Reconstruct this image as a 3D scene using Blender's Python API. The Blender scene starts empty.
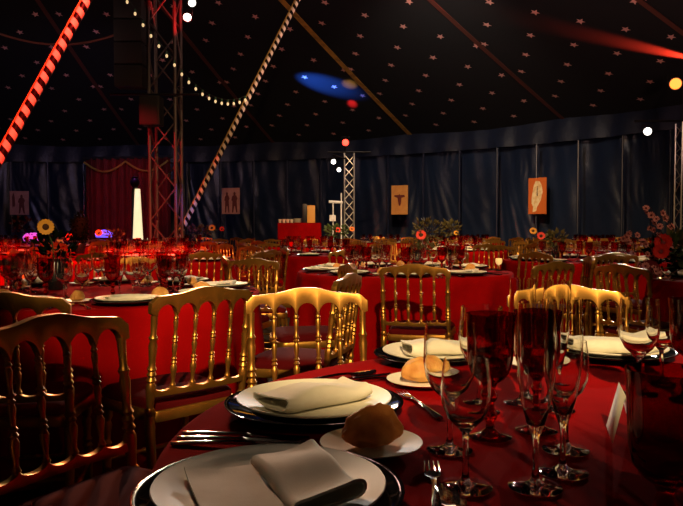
import bpy, bmesh, math, random
from mathutils import Vector, Matrix, Euler
random.seed(11)
PI = math.pi
S = bpy.context.scene
COL = S.collection
F, CX, HY, CAMZ = 690.0, 341.5, 229.0, 1.085        # focal length in px, centre column, horizon row, eye height

def at(px, py, Y):
    """a point of the place: image column/row seen at depth Y"""
    return Vector(((px - CX) / F * Y, Y, CAMZ + (HY - py) / F * Y))
def col_of(x, y):
    return CX + F * x / max(y, .05)
def smooth01(t):
    t = max(0, min(1, t)); return t * t * (3 - 2 * t)

# ------------------------------------------------------------------ materials
M = {}
def mat(name, color, rough=.5, metal=0, **kw):
    m = bpy.data.materials.new(name); m.use_nodes = True
    b = m.node_tree.nodes['Principled BSDF']
    b.inputs['Base Color'].default_value = (*color, 1)
    b.inputs['Roughness'].default_value = rough
    b.inputs['Metallic'].default_value = metal
    for k, v in kw.items():
        b.inputs[k].default_value = v
    M[name] = m
    return m
def vary(name, c2, scale=8, detail=4, lo=.35, hi=.7, bump=0, bscale=None, dist=.01):
    """procedural colour variation (and bump) on a material"""
    m = M[name]; nt = m.node_tree; b = nt.nodes['Principled BSDF']
    tc = nt.nodes.new('ShaderNodeTexCoord'); n = nt.nodes.new('ShaderNodeTexNoise')
    n.inputs['Scale'].default_value = scale; n.inputs['Detail'].default_value = detail
    nt.links.new(tc.outputs['Object'], n.inputs['Vector'])
    r = nt.nodes.new('ShaderNodeValToRGB')
    r.color_ramp.elements[0].position = lo; r.color_ramp.elements[1].position = hi
    r.color_ramp.elements[0].color = b.inputs['Base Color'].default_value
    r.color_ramp.elements[1].color = (*c2, 1)
    nt.links.new(n.outputs['Fac'], r.inputs['Fac']); nt.links.new(r.outputs['Color'], b.inputs['Base Color'])
    if bump:
        n2 = nt.nodes.new('ShaderNodeTexNoise'); n2.inputs['Scale'].default_value = bscale or scale * 4
        n2.inputs['Detail'].default_value = 5
        nt.links.new(tc.outputs['Object'], n2.inputs['Vector'])
        bp = nt.nodes.new('ShaderNodeBump'); bp.inputs['Strength'].default_value = bump; bp.inputs['Distance'].default_value = dist
        nt.links.new(n2.outputs['Fac'], bp.inputs['Height']); nt.links.new(bp.outputs['Normal'], b.inputs['Normal'])
def emis(name, color, strength):
    m = mat(name, color, .5)
    b = m.node_tree.nodes['Principled BSDF']
    b.inputs['Emission Color'].default_value = (*color, 1); b.inputs['Emission Strength'].default_value = strength
    return m
def glassm(name, color, rough=0.0, ior=1.47):
    m = mat(name, color, rough, 0); b = m.node_tree.nodes['Principled BSDF']
    b.inputs['Transmission Weight'].default_value = 1; b.inputs['IOR'].default_value = ior
    return m

mat('gold', (.54, .275, .055), .36, .85); vary('gold', (.41, .20, .036), 14, 4, .4, .75, .12, 60, .002)
mat('velvet', (.085, .003, .005), .95, 0); M['velvet'].node_tree.nodes['Principled BSDF'].inputs['Specular IOR Level'].default_value = .08
mat('cloth', (.29, .0022, .003), 1, 0); vary('cloth', (.22, .0015, .002), 5, 3, .35, .7, .25, 220, .001)
M['cloth'].node_tree.nodes['Principled BSDF'].inputs['Specular IOR Level'].default_value = .02
mat('charger', (.003, .003, .004), .06); M['charger'].node_tree.nodes['Principled BSDF'].inputs['Specular IOR Level'].default_value = .3
mat('china', (.78, .75, .64), .45); M['china'].node_tree.nodes['Principled BSDF'].inputs['Specular IOR Level'].default_value = .16
mat('linen', (.80, .77, .66), .85); vary('linen', (.74, .71, .60), 30, 3, .4, .7, .3, 400, .0008)
mat('crust', (.50, .20, .04), .65); vary('crust', (.72, .42, .12), 22, 5, .35, .65, .5, 90, .003)
mat('crust_dark', (.46, .12, .022), .75); vary('crust_dark', (.74, .28, .06), 22, 5, .35, .65, .5, 90, .003)
mat('silver', (.34, .32, .29), .09, 1)
glassm('clear_glass', (.97, .97, .96))
glassm('red_glass', (.38, .006, .008)); glassm('red_glass_lit', (.74, .035, .035))  # second glass: same goblets on other tables, lit look put into a lighter tint
mat('black_metal', (.006, .006, .007), .45, .2)
mat('alu', (.62, .60, .56), .38, .9)
mat('speaker_black', (.0025, .0025, .003), .7)
mat('mast_steel', (.10, .08, .075), .5, .5)
mat('dark_steel', (.035, .035, .04), .5, .4)
mat('wall_vinyl', (.012, .022, .052), .33); vary('wall_vinyl', (.009, .014, .034), .7, 4, .35, .7, .25, 3.2, .08)
mat('valance_vinyl', (.010, .016, .038), .45); vary('valance_vinyl', (.007, .010, .024), 1.2, 4, .35, .7, .3, 3, .1)
mat('pole_blue', (.008, .012, .035), .35)
mat('floor_mat', (.020, .014, .010), .9); vary('floor_mat', (.035, .024, .016), 3, 6, .3, .7, .3, 30, .01)
mat('webbing', (.55, .28, .04), .7); vary('webbing', (.26, .14, .03), 6, 3, .4, .7)  # brighter copy for one roof seam, the light on it put into the colour
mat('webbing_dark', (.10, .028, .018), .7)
mat('stage_red', (.16, .004, .006), .8); vary('stage_red', (.10, .003, .004), 2, 3, .35, .7)
mat('gold_trim', (.45, .28, .06), .5, .3)
mat('cable', (.01, .012, .01), .6)
mat('socket', (.015, .10, .05), .5)
mat('leaf', (.035, .075, .018), .55); vary('leaf', (.055, .09, .022), 12, 3, .35, .7)
mat('leaf_olive', (.085, .066, .018), .6); vary('leaf_olive', (.055, .055, .014), 12, 3, .35, .7)
mat('leaf_dark', (.003, .006, .003), .9); M['leaf_dark'].node_tree.nodes['Principled BSDF'].inputs['Specular IOR Level'].default_value = .05
mat('stem', (.05, .085, .02), .6)
mat('twig', (.05, .022, .014), .8)
mat('petal_yellow', (.75, .36, .02), .6); mat('petal_red', (.70, .025, .012), .6)
mat('petal_pink', (.72, .30, .25), .6); mat('petal_orange', (.80, .20, .02), .6); mat('petal_wine', (.20, .012, .02), .7)
mat('flower_disc', (.06, .022, .006), .9)
mat('ceramic_dark', (.01, .01, .012), .25)
mat('cream_box', (.74, .66, .50), .7)
mat('amber_box', (.62, .33, .06), .6)
mat('poster_tan', (.66, .30, .07), .6); vary('poster_tan', (.55, .22, .05), 5, 4, .35, .7)
mat('poster_orange', (.62, .13, .012), .6); mat('poster_cream', (.90, .70, .38), .6)
vary('poster_cream', (.74, .44, .16), 9, 4, .45, .65)
mat('poster_pink', (.60, .27, .20), .6); vary('poster_pink', (.46, .18, .14), 5, 4, .35, .7)
mat('poster_brown', (.14, .02, .012), .6)
mat('white_paint', (.8, .8, .8), .5)
mat('card', (.82, .78, .68), .7)
emis('lens_white', (1, .95, .82), 8); emis('lens_red', (1, .035, .02), 6); emis('lens_orange', (1, .22, .03), 3)
emis('lens_blue', (.25, .35, 1), 20)
emis('bulb_warm', (1, .72, .36), .8)
emis('cone_glow', (1, .82, .46), 1.05)
emis('candle_glow', (1, .66, .25), .5); emis('votive_glow', (1, .14, .02), 1.1)
emis('led_purple', (.75, .12, .9), .8); emis('led_blue', (.16, .10, 1), 1.3)

# star-printed ceiling canvas: UV in metres on each gore
def star_material():
    m = mat('star_canvas', (.0035, .0035, .006), .9); nt = m.node_tree; b = nt.nodes['Principled BSDF']
    L = nt.links.new
    def val(x, i, node):
        if isinstance(x, (int, float)): node.inputs[i].default_value = x
        else: L(x, node.inputs[i])
    def mth(op, a, b_=None):
        n = nt.nodes.new('ShaderNodeMath'); n.operation = op; val(a, 0, n)
        if b_ is not None: val(b_, 1, n)
        return n.outputs[0]
    uv = nt.nodes.new('ShaderNodeUVMap'); sp = nt.nodes.new('ShaderNodeSeparateXYZ'); L(uv.outputs[0], sp.inputs[0])
    C = 1.30
    p = mth('DIVIDE', mth('ADD', sp.outputs[0], mth('MULTIPLY', sp.outputs[1], .9)), C)
    q = mth('DIVIDE', mth('SUBTRACT', sp.outputs[0], mth('MULTIPLY', sp.outputs[1], .9)), C)
    px = mth('SUBTRACT', mth('FRACT', mth('ADD', p, 100.5)), .5)
    py = mth('SUBTRACT', mth('FRACT', mth('ADD', q, 100.5)), .5)
    ln = mth('SQRT', mth('ADD', mth('MULTIPLY', px, px), mth('MULTIPLY', py, py)))
    ang = mth('ADD', mth('ARCTAN2', py, px), PI + .35)
    a = mth('ABSOLUTE', mth('SUBTRACT', mth('MODULO', ang, 2 * PI / 5), PI / 5))
    sx = mth('MULTIPLY', ln, mth('COSINE', a)); sy = mth('MULTIPLY', ln, mth('SINE', a))
    R, ri = .115, .050
    s36, c36 = math.sin(PI / 5), math.cos(PI / 5)
    f = mth('ADD', mth('MULTIPLY', mth('SUBTRACT', sx, R), ri * s36), mth('MULTIPLY', sy, R - ri * c36))
    fac = mth('LESS_THAN', f, 0.0)
    mx = nt.nodes.new('ShaderNodeMix'); mx.data_type = 'RGBA'
    L(fac, mx.inputs['Factor'])
    mx.inputs[6].default_value = (.0028, .0028, .0045, 1); mx.inputs[7].default_value = (.80, .40, .34, 1)
    L(mx.outputs[2], b.inputs['Base Color'])
star_material()
def stripe_material():
    """spiral-striped pole: UV u = turn, v = metres along"""
    m = mat('stripes', (.8, .75, .7), .4); m.node_tree.nodes['Principled BSDF'].inputs['Specular IOR Level'].default_value = .12; nt = m.node_tree; b = nt.nodes['Principled BSDF']; L = nt.links.new
    uv = nt.nodes.new('ShaderNodeUVMap'); sp = nt.nodes.new('ShaderNodeSeparateXYZ'); L(uv.outputs[0], sp.inputs[0])
    def mth(op, a, b_):
        n = nt.nodes.new('ShaderNodeMath'); n.operation = op
        for i, x in enumerate((a, b_)):
            if isinstance(x, (int, float)): n.inputs[i].default_value = x
            else: L(x, n.inputs[i])
        return n.outputs[0]
    t = mth('FRACT', mth('ADD', mth('DIVIDE', sp.outputs[1], .136), mth('ADD', sp.outputs[0], 50)), 0)
    fac = mth('LESS_THAN', t, .52)
    mx = nt.nodes.new('ShaderNodeMix'); mx.data_type = 'RGBA'; L(fac, mx.inputs['Factor'])
    mx.inputs[6].default_value = (.006, .0015, .0015, 1); mx.inputs[7].default_value = (.82, .70, .58, 1)
    L(mx.outputs[2], b.inputs['Base Color'])
stripe_material()

# ------------------------------------------------------------------ mesh building
class MB:
    def __init__(s): s.v, s.f, s.uv = [], [], {}
    def add(s, verts, faces):
        b = len(s.v); s.v += [tuple(p) for p in verts]; s.f += [tuple(b + i for i in f) for f in faces]; return b
    def box(s, c, d, rot=None):
        c = Vector(c); h = Vector(d) / 2; P = []
        for z in (-1, 1):
            for x, y in ((-1, -1), (1, -1), (1, 1), (-1, 1)):
                p = Vector((x * h.x, y * h.y, z * h.z))
                P.append(c + (rot @ p if rot else p))
        s.add(P, [(3, 2, 1, 0), (4, 5, 6, 7), (0, 1, 5, 4), (1, 2, 6, 5), (2, 3, 7, 6), (3, 0, 4, 7)]); return s
    def lathe(s, prof, n=24, c=(0, 0, 0), sx=1, sy=1, mtx=None):
        P, Fs, rows = [], [], []
        for r, z in prof:
            if r < 1e-6:
                rows.append([len(P)]); P.append(Vector((0, 0, z)))
            else:
                rows.append([len(P) + i for i in range(n)])
                for i in range(n):
                    a = 2 * PI * i / n; P.append(Vector((r * math.cos(a) * sx, r * math.sin(a) * sy, z)))
        for a, b in zip(rows, rows[1:]):
            if len(a) == 1 and len(b) == 1: continue
            for i in range(n):
                j = (i + 1) % n
                if len(a) == 1: Fs.append((a[0], b[j], b[i]))
                elif len(b) == 1: Fs.append((a[i], a[j], b[0]))
                else: Fs.append((a[i], a[j], b[j], b[i]))
        c = Vector(c)
        s.add([(mtx @ p if mtx else p) + c for p in P], Fs); return s
    def tube(s, pts, rad, n=8, cap=True):
        pts = [Vector(p) for p in pts]; k = len(pts)
        if not hasattr(rad, '__len__'): rad = [rad] * k
        P, Fs = [], []; up = None
        for i, p in enumerate(pts):
            t = (pts[min(i + 1, k - 1)] - pts[max(i - 1, 0)])
            if t.length < 1e-9: t = Vector((0, 0, 1))
            t.normalize()
            if up is None:
                up = Vector((0, 1, 0)) if abs(t.y) < .9 else Vector((1, 0, 0))
            x = up.cross(t).normalized(); y = t.cross(x); up = y
            for j in range(n):
                a = 2 * PI * j / n; P.append(p + rad[i] * (math.cos(a) * x + math.sin(a) * y))
        for i in range(k - 1):
            for j in range(n):
                a, b = i * n + j, i * n + (j + 1) % n
                Fs.append((a, b, b + n, a + n))
        if cap: Fs += [tuple(reversed(range(n))), tuple((k - 1) * n + j for j in range(n))]
        s.add(P, Fs); return s
    def turned(s, p0, p1, prof, n=8):
        p0, p1 = Vector(p0), Vector(p1)
        return s.tube([p0.lerp(p1, t) for t, r in prof], [r for t, r in prof], n)
    def strip_solid(s, xs, top, bot, y0, y1, bow=lambda x: 0, lean=lambda z: 0):
        """a board between two outlines z=top(x), z=bot(x), thick from y0 to y1"""
        P, Fs = [], []
        for x in xs:
            for z in (bot(x), top(x)):
                for y in (y0, y1): P.append((x, y + bow(x) + lean(z), z))
        for i in range(len(xs) - 1):
            a, b = 4 * i, 4 * i + 4
            Fs += [(a, b, b + 2, a + 2), (a + 3, b + 3, b + 1, a + 1), (a + 2, b + 2, b + 3, a + 3), (a + 1, b + 1, b, a)]
        e = 4 * (len(xs) - 1)
        Fs += [(0, 2, 3, 1), (e + 1, e + 3, e + 2, e)]
        s.add(P, Fs); return s
    def mesh(s, name, m, bevel=0, angle=40, seg=2):
        me = bpy.data.meshes.new(name); me.from_pydata(s.v, [], s.f)
        if bevel:
            bm = bmesh.new(); bm.from_mesh(me)
            es = [e for e in bm.edges if len(e.link_faces) == 2 and e.calc_face_angle(0) > math.radians(angle)]
            bmesh.ops.bevel(bm, geom=es, offset=bevel, segments=seg, affect='EDGES', profile=.6, clamp_overlap=True)
            bm.to_mesh(me); bm.free()
        for mm in (m if isinstance(m, (list, tuple)) else [m]): me.materials.append(M[mm])
        me.shade_smooth(); me.set_sharp_from_angle(angle=math.radians(angle))
        me.update(); return me
    def build(s, name, m, parent=None, bevel=0, angle=40, loc=None, seg=2):
        return link(name, s.mesh(name, m, bevel, angle, seg), parent, loc)

def link(name, me, parent=None, loc=None, rz=0):
    o = bpy.data.objects.new(name, me); COL.objects.link(o)
    if parent: o.parent = parent
    if loc is not None: o.location = loc
    if rz: o.rotation_euler.z = rz
    return o
def tag(o, label=None, cat=None, group=None, kind=None):
    if label: o['label'] = label
    if cat: o['category'] = cat
    if group: o['group'] = group
    if kind: o['kind'] = kind
    return o
def empty(name, loc, rz=0):
    o = bpy.data.objects.new(name, None); COL.objects.link(o); o.location = loc; o.rotation_euler.z = rz
    o.empty_display_size = .1
    return o
def copy_tree(o, parent=None):
    c = o.copy(); COL.objects.link(c)
    if parent: c.parent = parent
    for ch in KIDS.get(o.name, []): KIDS.setdefault(c.name, []).append(copy_tree(ch, c))
    return c
KIDS = {}
def reg(parent, *parts):
    KIDS.setdefault(parent.name, []).extend(parts)
def struct(o):
    o['kind'] = 'structure'; return o

# ------------------------------------------------------------------ camera, world
cam = bpy.data.cameras.new('camera'); co = bpy.data.objects.new('camera', cam); COL.objects.link(co)
cam.sensor_width = 36; cam.lens = F / 683 * 36; cam.clip_end = 200; cam.clip_start = .02
co.location = (0, 0, CAMZ); co.rotation_euler = (PI / 2 - math.atan((253 - HY) / F), 0, 0)
S.camera = co
w = bpy.data.worlds.new('night'); S.world = w; w.use_nodes = True
w.node_tree.nodes['Background'].inputs[0].default_value = (.35, .4, .8, 1)
w.node_tree.nodes['Background'].inputs[1].default_value = .004
S.view_settings.view_transform = 'Standard'; S.view_settings.look = 'None'; S.view_settings.gamma = 1
S.view_settings.use_curve_mapping = False; S.view_settings.exposure = 0
S.cycles.sample_clamp_indirect = 4

# ------------------------------------------------------------------ the tent
TC = Vector((-8, 6, 0)); TR, EAVE, APEX = 20.0, 4.1, 11.5
def tent(r, a, z=0): return Vector((TC.x + r * math.cos(a), TC.y + r * math.sin(a), z))
def roof_z(r):
    t = 1 - r / TR
    return EAVE + (APEX - EAVE) * (.86 * t + .14 * t * t)
SEAM0 = math.radians(58.6)
# floor
m = MB(); m.lathe([(0, -.1), (TR + .3, -.1), (TR + .3, 0), (0, 0)], 96, TC); struct(m.build('floor', 'floor_mat'))
# ceiling: 24 gores, UV in metres
me = bpy.data.meshes.new('ceiling'); V, Fc, UV = [], [], []
NR = 24
for g in range(24):
    a0 = SEAM0 + g * PI / 12
    for i in range(NR):
        for j in range(6):
            q = []
            for (ii, jj) in ((i, j), (i, j + 1), (i + 1, j + 1), (i + 1, j)):
                r = TR * (1 - ii / NR * .985); da = jj / 6 * PI / 12
                sag = -.10 * math.sin(PI * jj / 6) * (r / TR)
                q.append(len(V)); V.append(tent(r, a0 + da, roof_z(r) + sag)); UV.append((r * math.tan(da - PI / 24), r * 1.06))
            Fc.append(tuple(reversed(q)))
me.from_pydata(V, [], Fc); ul = me.uv_layers.new(name='UVMap')
for l in me.loops: ul.data[l.index].uv = UV[l.vertex_index]
me.materials.append(M['star_canvas']); me.shade_smooth()
struct(link('ceiling', me))
# seams of webbing under the canvas
for g in range(24):
    a = SEAM0 + g * PI / 12
    e = tent(TR, a)
    if e.y < 4: continue
    px = col_of(e.x, e.y)
    if not (-400 < px < 1100): continue
    lit = g == 0  # this seam looks lit through its brighter webbing colour
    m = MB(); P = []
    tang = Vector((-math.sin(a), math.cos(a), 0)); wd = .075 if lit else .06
    for i in range(31):
        r = TR * (1 - i / 31) + .0
        p = tent(r, a, roof_z(r) - .02); P += [p + tang * wd, p - tang * wd, p - tang * wd - Vector((0, 0, .012)), p + tang * wd - Vector((0, 0, .012))]
    fs = []
    for i in range(30):
        for j in range(4): fs.append((4 * i + j, 4 * i + (j + 1) % 4, 4 * i + 4 + (j + 1) % 4, 4 * i + 4 + j))
    fs += [(0, 1, 2, 3), (123, 122, 121, 120)]
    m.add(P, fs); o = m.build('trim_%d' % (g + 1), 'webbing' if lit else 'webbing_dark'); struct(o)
# side wall, draped vinyl
m = MB(); P, fs = [], []
A0, A1, NA, NZ = math.radians(-70), math.radians(200), 2400, 26
PW = math.radians(7.5); rw = random.Random(9); PAN = [(rw.choice((0, .5, 1)), rw.uniform(.5, 1.4), rw.uniform(8, 15), rw.uniform(0, 6), rw.uniform(.6, 1.05)) for _ in range(80)]
for i in range(NA + 1):
    a = A0 + (A1 - A0) * i / NA
    for j in range(NZ + 1):
        z = (EAVE + .25) * j / NZ; t = 1 - .25 * z / EAVE
        wv = .03 * math.sin(a * 96 + 1.3 * math.sin(a * 11)) + .035 * math.sin(a * 61 + z * .9 + 2.6 * math.sin(a * 17)) + .018 * math.sin(a * 230 - z * 1.9 + 2 * math.sin(a * 23)) + .015 * math.sin(a * 140 + z * 2.6)
        kp = int((a - A0) / PW); u = (a - A0) / PW - kp; uc, am, fq, ph, tz = PAN[kp]
        th = math.atan2((u - uc) * 2.6, EAVE * tz + .25 - z + .12); edge = math.sin(PI * u) ** .5
        wv = wv * .6 + .019 * am * edge * math.sin(fq * 4.6 * th + ph) * min(1, abs(z - EAVE * tz) / 1.2 + .15)
        P.append(tent(TR - .12 + wv * t, a, z))
for i in range(NA):
    for j in range(NZ):
        q = i * (NZ + 1) + j; fs.append((q, q + 1, q + NZ + 2, q + NZ + 1))
m.add(P, fs); struct(m.build('wall_back', 'wall_vinyl', angle=180))
# valance band along the eave
m = MB(); P, fs = [], []
NA = 700
for i in range(NA + 1):
    a = A0 + (A1 - A0) * i / NA
    wv = .035 * math.sin(a * 130) + .02 * math.sin(a * 57)
    P += [tent(TR - .34, a, EAVE + .13), tent(TR - .42 + wv, a, EAVE - .28), tent(TR - .42 + wv, a, EAVE - .56), tent(TR - .40 + wv, a, EAVE - .56), tent(TR - .32, a, EAVE + .13)]
for i in range(NA):
    for j in range(4):
        q = i * 5 + j; fs.append((q, q + 1, q + 6, q + 5))
m.add(P, fs); struct(m.build('trim_30', 'valance_vinyl', angle=60))
# side poles
k = 0
for i in range(-40, 60):
    a = SEAM0 + math.radians(1.9) + i * math.radians(3.75)
    p = tent(TR - .62, a)
    if p.y < 5: continue
    px = col_of(p.x, p.y)
    if not (2 < px < 690): continue
    root = empty('tent_side_pole', p)
    tag(root, 'dark blue steel side pole standing against the draped blue tent wall', 'pole', 'tent side poles along the wall')
    MB().tube([(0, 0, .02), (0, 0, EAVE - .6)], .035, 8).build('pole_shaft', 'pole_blue', root)
    MB().lathe([(0, 0), (.09, 0), (.09, .012), (.05, .03), (0, .03)], 12).build('base_plate', 'pole_blue', root)
# red stage curtain against the wall
m = MB(); P, fs = [], []
cA, cB = at(87, 233, 23.2), at(170, 233, 22.6)
NU, NV = 160, 8
for i in range(NU + 1):
    u = i / NU; b = cA.lerp(cB, u)
    for j in range(NV + 1):
        z = 3.42 * j / NV
        P.append((b.x, b.y + .09 * math.sin(u * 70 + .4 * math.sin(u * 9)) + .04 * math.sin(u * 133), z))
n1 = len(P)
P += [(x, y + .03, z) for x, y, z in P]
for i in range(NU):
    for j in range(NV):
        q = i * (NV + 1) + j
        fs.append((q, q + NV + 1, q + NV + 2, q + 1)); fs.append((n1 + q, n1 + q + 1, n1 + q + NV + 2, n1 + q + NV + 1))
m.add(P, fs)
cur = empty('stage_curtain', (0, 0, 0)); tag(cur, 'dark red stage curtain with gold swag line hung before the blue wall', 'curtain')
m.build('drape', 'stage_red', cur, angle=180)
pts = []
for i in range(41):
    u = i / 40; b = cA.lerp(cB, u); sag = abs(math.sin(u * PI * 2)) * .32
    pts.append((b.x, b.y - .17, 3.30 - sag))
MB().tube(pts, .035, 8).build('gold_swag', 'gold_trim', cur)
MB().tube([cA + Vector((-.1, 0, 3.44 - cA.z)), cB + Vector((.1, 0, 3.44 - cB.z))], .05, 8).build('curtain_rail', 'dark_steel', cur)

# ------------------------------------------------------------------ posters
def poster(px, py, w, h, Y, base, label, prints, frame=None):
    c = at(px, py, Y); root = empty('wall_poster', c)
    d = Vector((TC.x - c.x, TC.y - c.y, 0)); root.rotation_euler.z = math.atan2(d.x, -d.y)
    tag(root, label, 'poster')
    MB().box((0, 0, 0), (w, .02, h)).build('board', base, root)
    for nm, mt, poly in prints:
        mb = MB(); n = len(poly)
        mb.add([(x * w, -.011, z * h) for x, z in poly] + [(x * w, -.016, z * h) for x, z in poly],
               [tuple(range(n))[::-1], tuple(range(n, 2 * n))] + [(i, (i + 1) % n, n + (i + 1) % n, n + i) for i in range(n)])
        mb.build(nm, mt, root)
    return root
def blob(cx, cz, rx, rz, n=14, j=.15, seed=1):
    rd = random.Random(seed)
    return [(cx + rx * math.cos(2 * PI * i / n) * (1 + rd.uniform(-j, j)), cz + rz * math.sin(2 * PI * i / n) * (1 + rd.uniform(-j, j))) for i in range(n)]
def figure(cx, s=1):
    return [(cx - .06 * s, -.45), (cx - .02, -.2), (cx + .02, -.2), (cx + .07 * s, -.45), (cx + .12 * s, -.45), (cx + .09 * s, .0), (cx + .13 * s, .1),
            (cx + .08 * s, .2), (cx + .04 * s, .22), (cx + .05 * s, .3), (cx, .36), (cx - .05 * s, .3), (cx - .04 * s, .22), (cx - .1 * s, .18), (cx - .14 * s, .02), (cx - .09 * s, 0), (cx - .11 * s, -.45)]
poster(20, 203, .62, .82, 24.0, 'poster_pink', 'dim pinkish circus poster hung on the wall above the sunflower', [('print', 'poster_brown', figure(.12, 1.4)), ('print', 'poster_brown', blob(-.3, .1, .09, .3, 12, .3, 4))])
poster(231, 201, .64, .86, 23.0, 'poster_pink', 'pinkish poster with two dark red figures between the mast and striped pole', [('print', 'poster_brown', figure(-.2, 1.1)), ('print', 'poster_brown', figure(.22, 1.3))])
hat = [(-.33, .12), (-.3, .17), (-.05, .17), (0, .2), (.05, .17), (.3, .17), (.34, .1), (.12, .07), (.1, -.08), (.05, -.2), (-.03, -.2), (-.08, -.08), (-.12, .07)]
poster(399.5, 200, .58, .92, 21.9, 'poster_tan', 'tan wooden-looking poster with a dark red motif beside the truss tower', [('print', 'poster_brown', hat)])
cream = [(-.25, -.45), (-.05, -.42), (.0, -.3), (.2, -.12), (.3, .1), (.24, .3), (.12, .4), (-.08, .42), (-.2, .3), (-.3, 0), (-.32, -.2), (-.22, -.3)]
poster(537, 196, .56, 1.02, 19.6, 'poster_orange', 'bright orange poster with a cream picture on the dark blue wall', [('print', 'poster_cream', cream), ('print', 'poster_brown', [(-.04, .02), (.04, 0), (.05, .25), (-.01, .28)])])

# ------------------------------------------------------------------ trusses, lamps, poles
def truss(name, label, base, h, w, chord=.024, step=.4, mt='alu', cat='truss'):
    root = empty(name, base); tag(root, label, cat)
    hw = w / 2
    cs = [(-hw, -hw), (hw, -hw), (hw, hw), (-hw, hw)]
    for x, y in cs:
        MB().tube([(x, y, .02), (x, y, h)], chord, 8).build('chord', mt, root)
    n = int(h / step)
    for i in range(4):                                   # one lattice of diagonals per face
        m = MB(); (x0, y0), (x1, y1) = cs[i], cs[(i + 1) % 4]
        for k_ in range(n):
            z0, z1 = .1 + k_ * (h - .15) / n, .1 + (k_ + 1) * (h - .15) / n
            a, b = ((x0, y0), (x1, y1)) if k_ % 2 == 0 else ((x1, y1), (x0, y0))
            m.tube([(a[0], a[1], z0), (b[0], b[1], z1)], chord * .5, 6)
        m.build('bracing', mt, root)
    MB().box((0, 0, .01), (w * 1.7, w * 1.7, .02)).build('base_plate', mt, root)
    return root
def lamp(pos, target, label, lens, r=.10, power=0, color=(1, 1, 1), size=20, blend=.4, rad=.06, name='stage_spotlight', ln=.28, group=None):
    """a par can: body, yoke, lens - and the light it throws"""
    pos, target = Vector(pos), Vector(target); d = (target - pos).normalized()
    root = empty(name, pos); root.rotation_euler = d.to_track_quat('Z', 'Y').to_euler()
    tag(root, label, 'stage light', group)
    MB().lathe([(0, -ln), (r * .55, -ln), (r * .8, -ln * .8), (r, -ln * .45), (r * 1.05, 0), (r * .96, 0), (r * .9, -.03), (0, -.03)], 20).build('can', 'black_metal', root)
    MB().lathe([(0, -.028), (r * .88, -.028), (r * .88, -.02), (r * .5, -.012), (0, -.01)], 20).build('lens', lens, root)
    m = MB(); m.tube([(-r * 1.15, 0, -ln * .5), (-r * 1.2, r * 1.5, -ln * .5), (r * 1.2, r * 1.5, -ln * .5), (r * 1.15, 0, -ln * .5)], .012, 6); m.build('yoke', 'black_metal', root)
    if power: spot(pos + d * .02, target, power, color, size, blend, rad)
    return root
def spot(pos, target, power, color, size, blend=.4, rad=.06):
    l = bpy.data.lights.new('spot', 'SPOT'); l.energy = power; l.color = color
    l.spot_size = math.radians(size); l.spot_blend = blend; l.shadow_soft_size = rad
    o = bpy.data.objects.new('spot', l); COL.objects.link(o); o.location = pos
    o.rotation_euler = (Vector(target) - Vector(pos)).to_track_quat('-Z', 'Y').to_euler()
    return o

# main mast: tall truss
mast = truss('mast_truss', 'tall main mast of dark lattice truss carrying lamps and festoon lights', (-3.04, 12.0, 0), roof_z(math.hypot(5.3, 6.3)) - .2, .44, .03, .55, 'mast_steel')
ct = truss('truss_tower', 'short silver truss tower with a red lamp against the blue wall', (.20, 18.0, 0), 3.05, .25, .02, .28)
rt = truss('truss_tower', 'silver truss tower at the picture edge by the orange lamp', (7.35, 14.8, 0), 3.35, .30, .02, .3)
def hook(a, b, label):
    o = MB().tube([a, b], .02, 6).build('lamp_bracket', 'black_metal'); return o
# crossbars that carry the lamps
def bar(name, a, b, r, parent, mt='black_metal'):
    a, b = Vector(a) - parent.location, Vector(b) - parent.location
    return MB().tube([a, b], r, 8).build(name, mt, parent)
bar('cross_bar', (-.35, 17.9, 3.07), (.75, 17.9, 3.07), .025, ct)
bar('upright', (.1, 18.06, 3.05), (.1, 18.06, 3.42), .02, ct)
bar('lamp_arm', (.1, 17.86, 2.9), (-.22, 17.7, 2.98), .02, ct)
bar('cross_bar', (6.2, 14.7, 3.37), (7.6, 14.7, 3.37), .025, rt)
bar('upright', (7.33, 14.9, 3.37), (7.33, 14.9, 4.2), .022, rt)
bar('cross_bar', (-3.5, 11.7, 5.05), (-2.3, 11.7, 5.05), .025, mast)
bar('cross_bar', (-3.9, 11.7, 3.35), (-2.4, 11.7, 3.35), .02, mast)

# loudspeaker hung on the mast
sp = empty('loudspeaker', (-3.16, 11.56, 2.80)); tag(sp, 'black loudspeaker cabinet hung low on the lattice mast', 'loudspeaker')
MB().box((0, 0, .24), (.34, .3, .48)).build('cabinet', 'speaker_black', sp, bevel=.02)
MB().box((0, -.156, .24), (.28, .012, .42)).build('grille', 'speaker_black', sp)
sp = empty('loudspeaker', (-3.50, 11.55, 3.4)); tag(sp, 'tall black line of loudspeakers hung high on the lattice mast', 'loudspeaker')
for i in range(4):
    MB().box((0, 0, .2 + i * .37), (.46, .3, .35)).build('cabinet', 'speaker_black', sp, bevel=.015)

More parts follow.
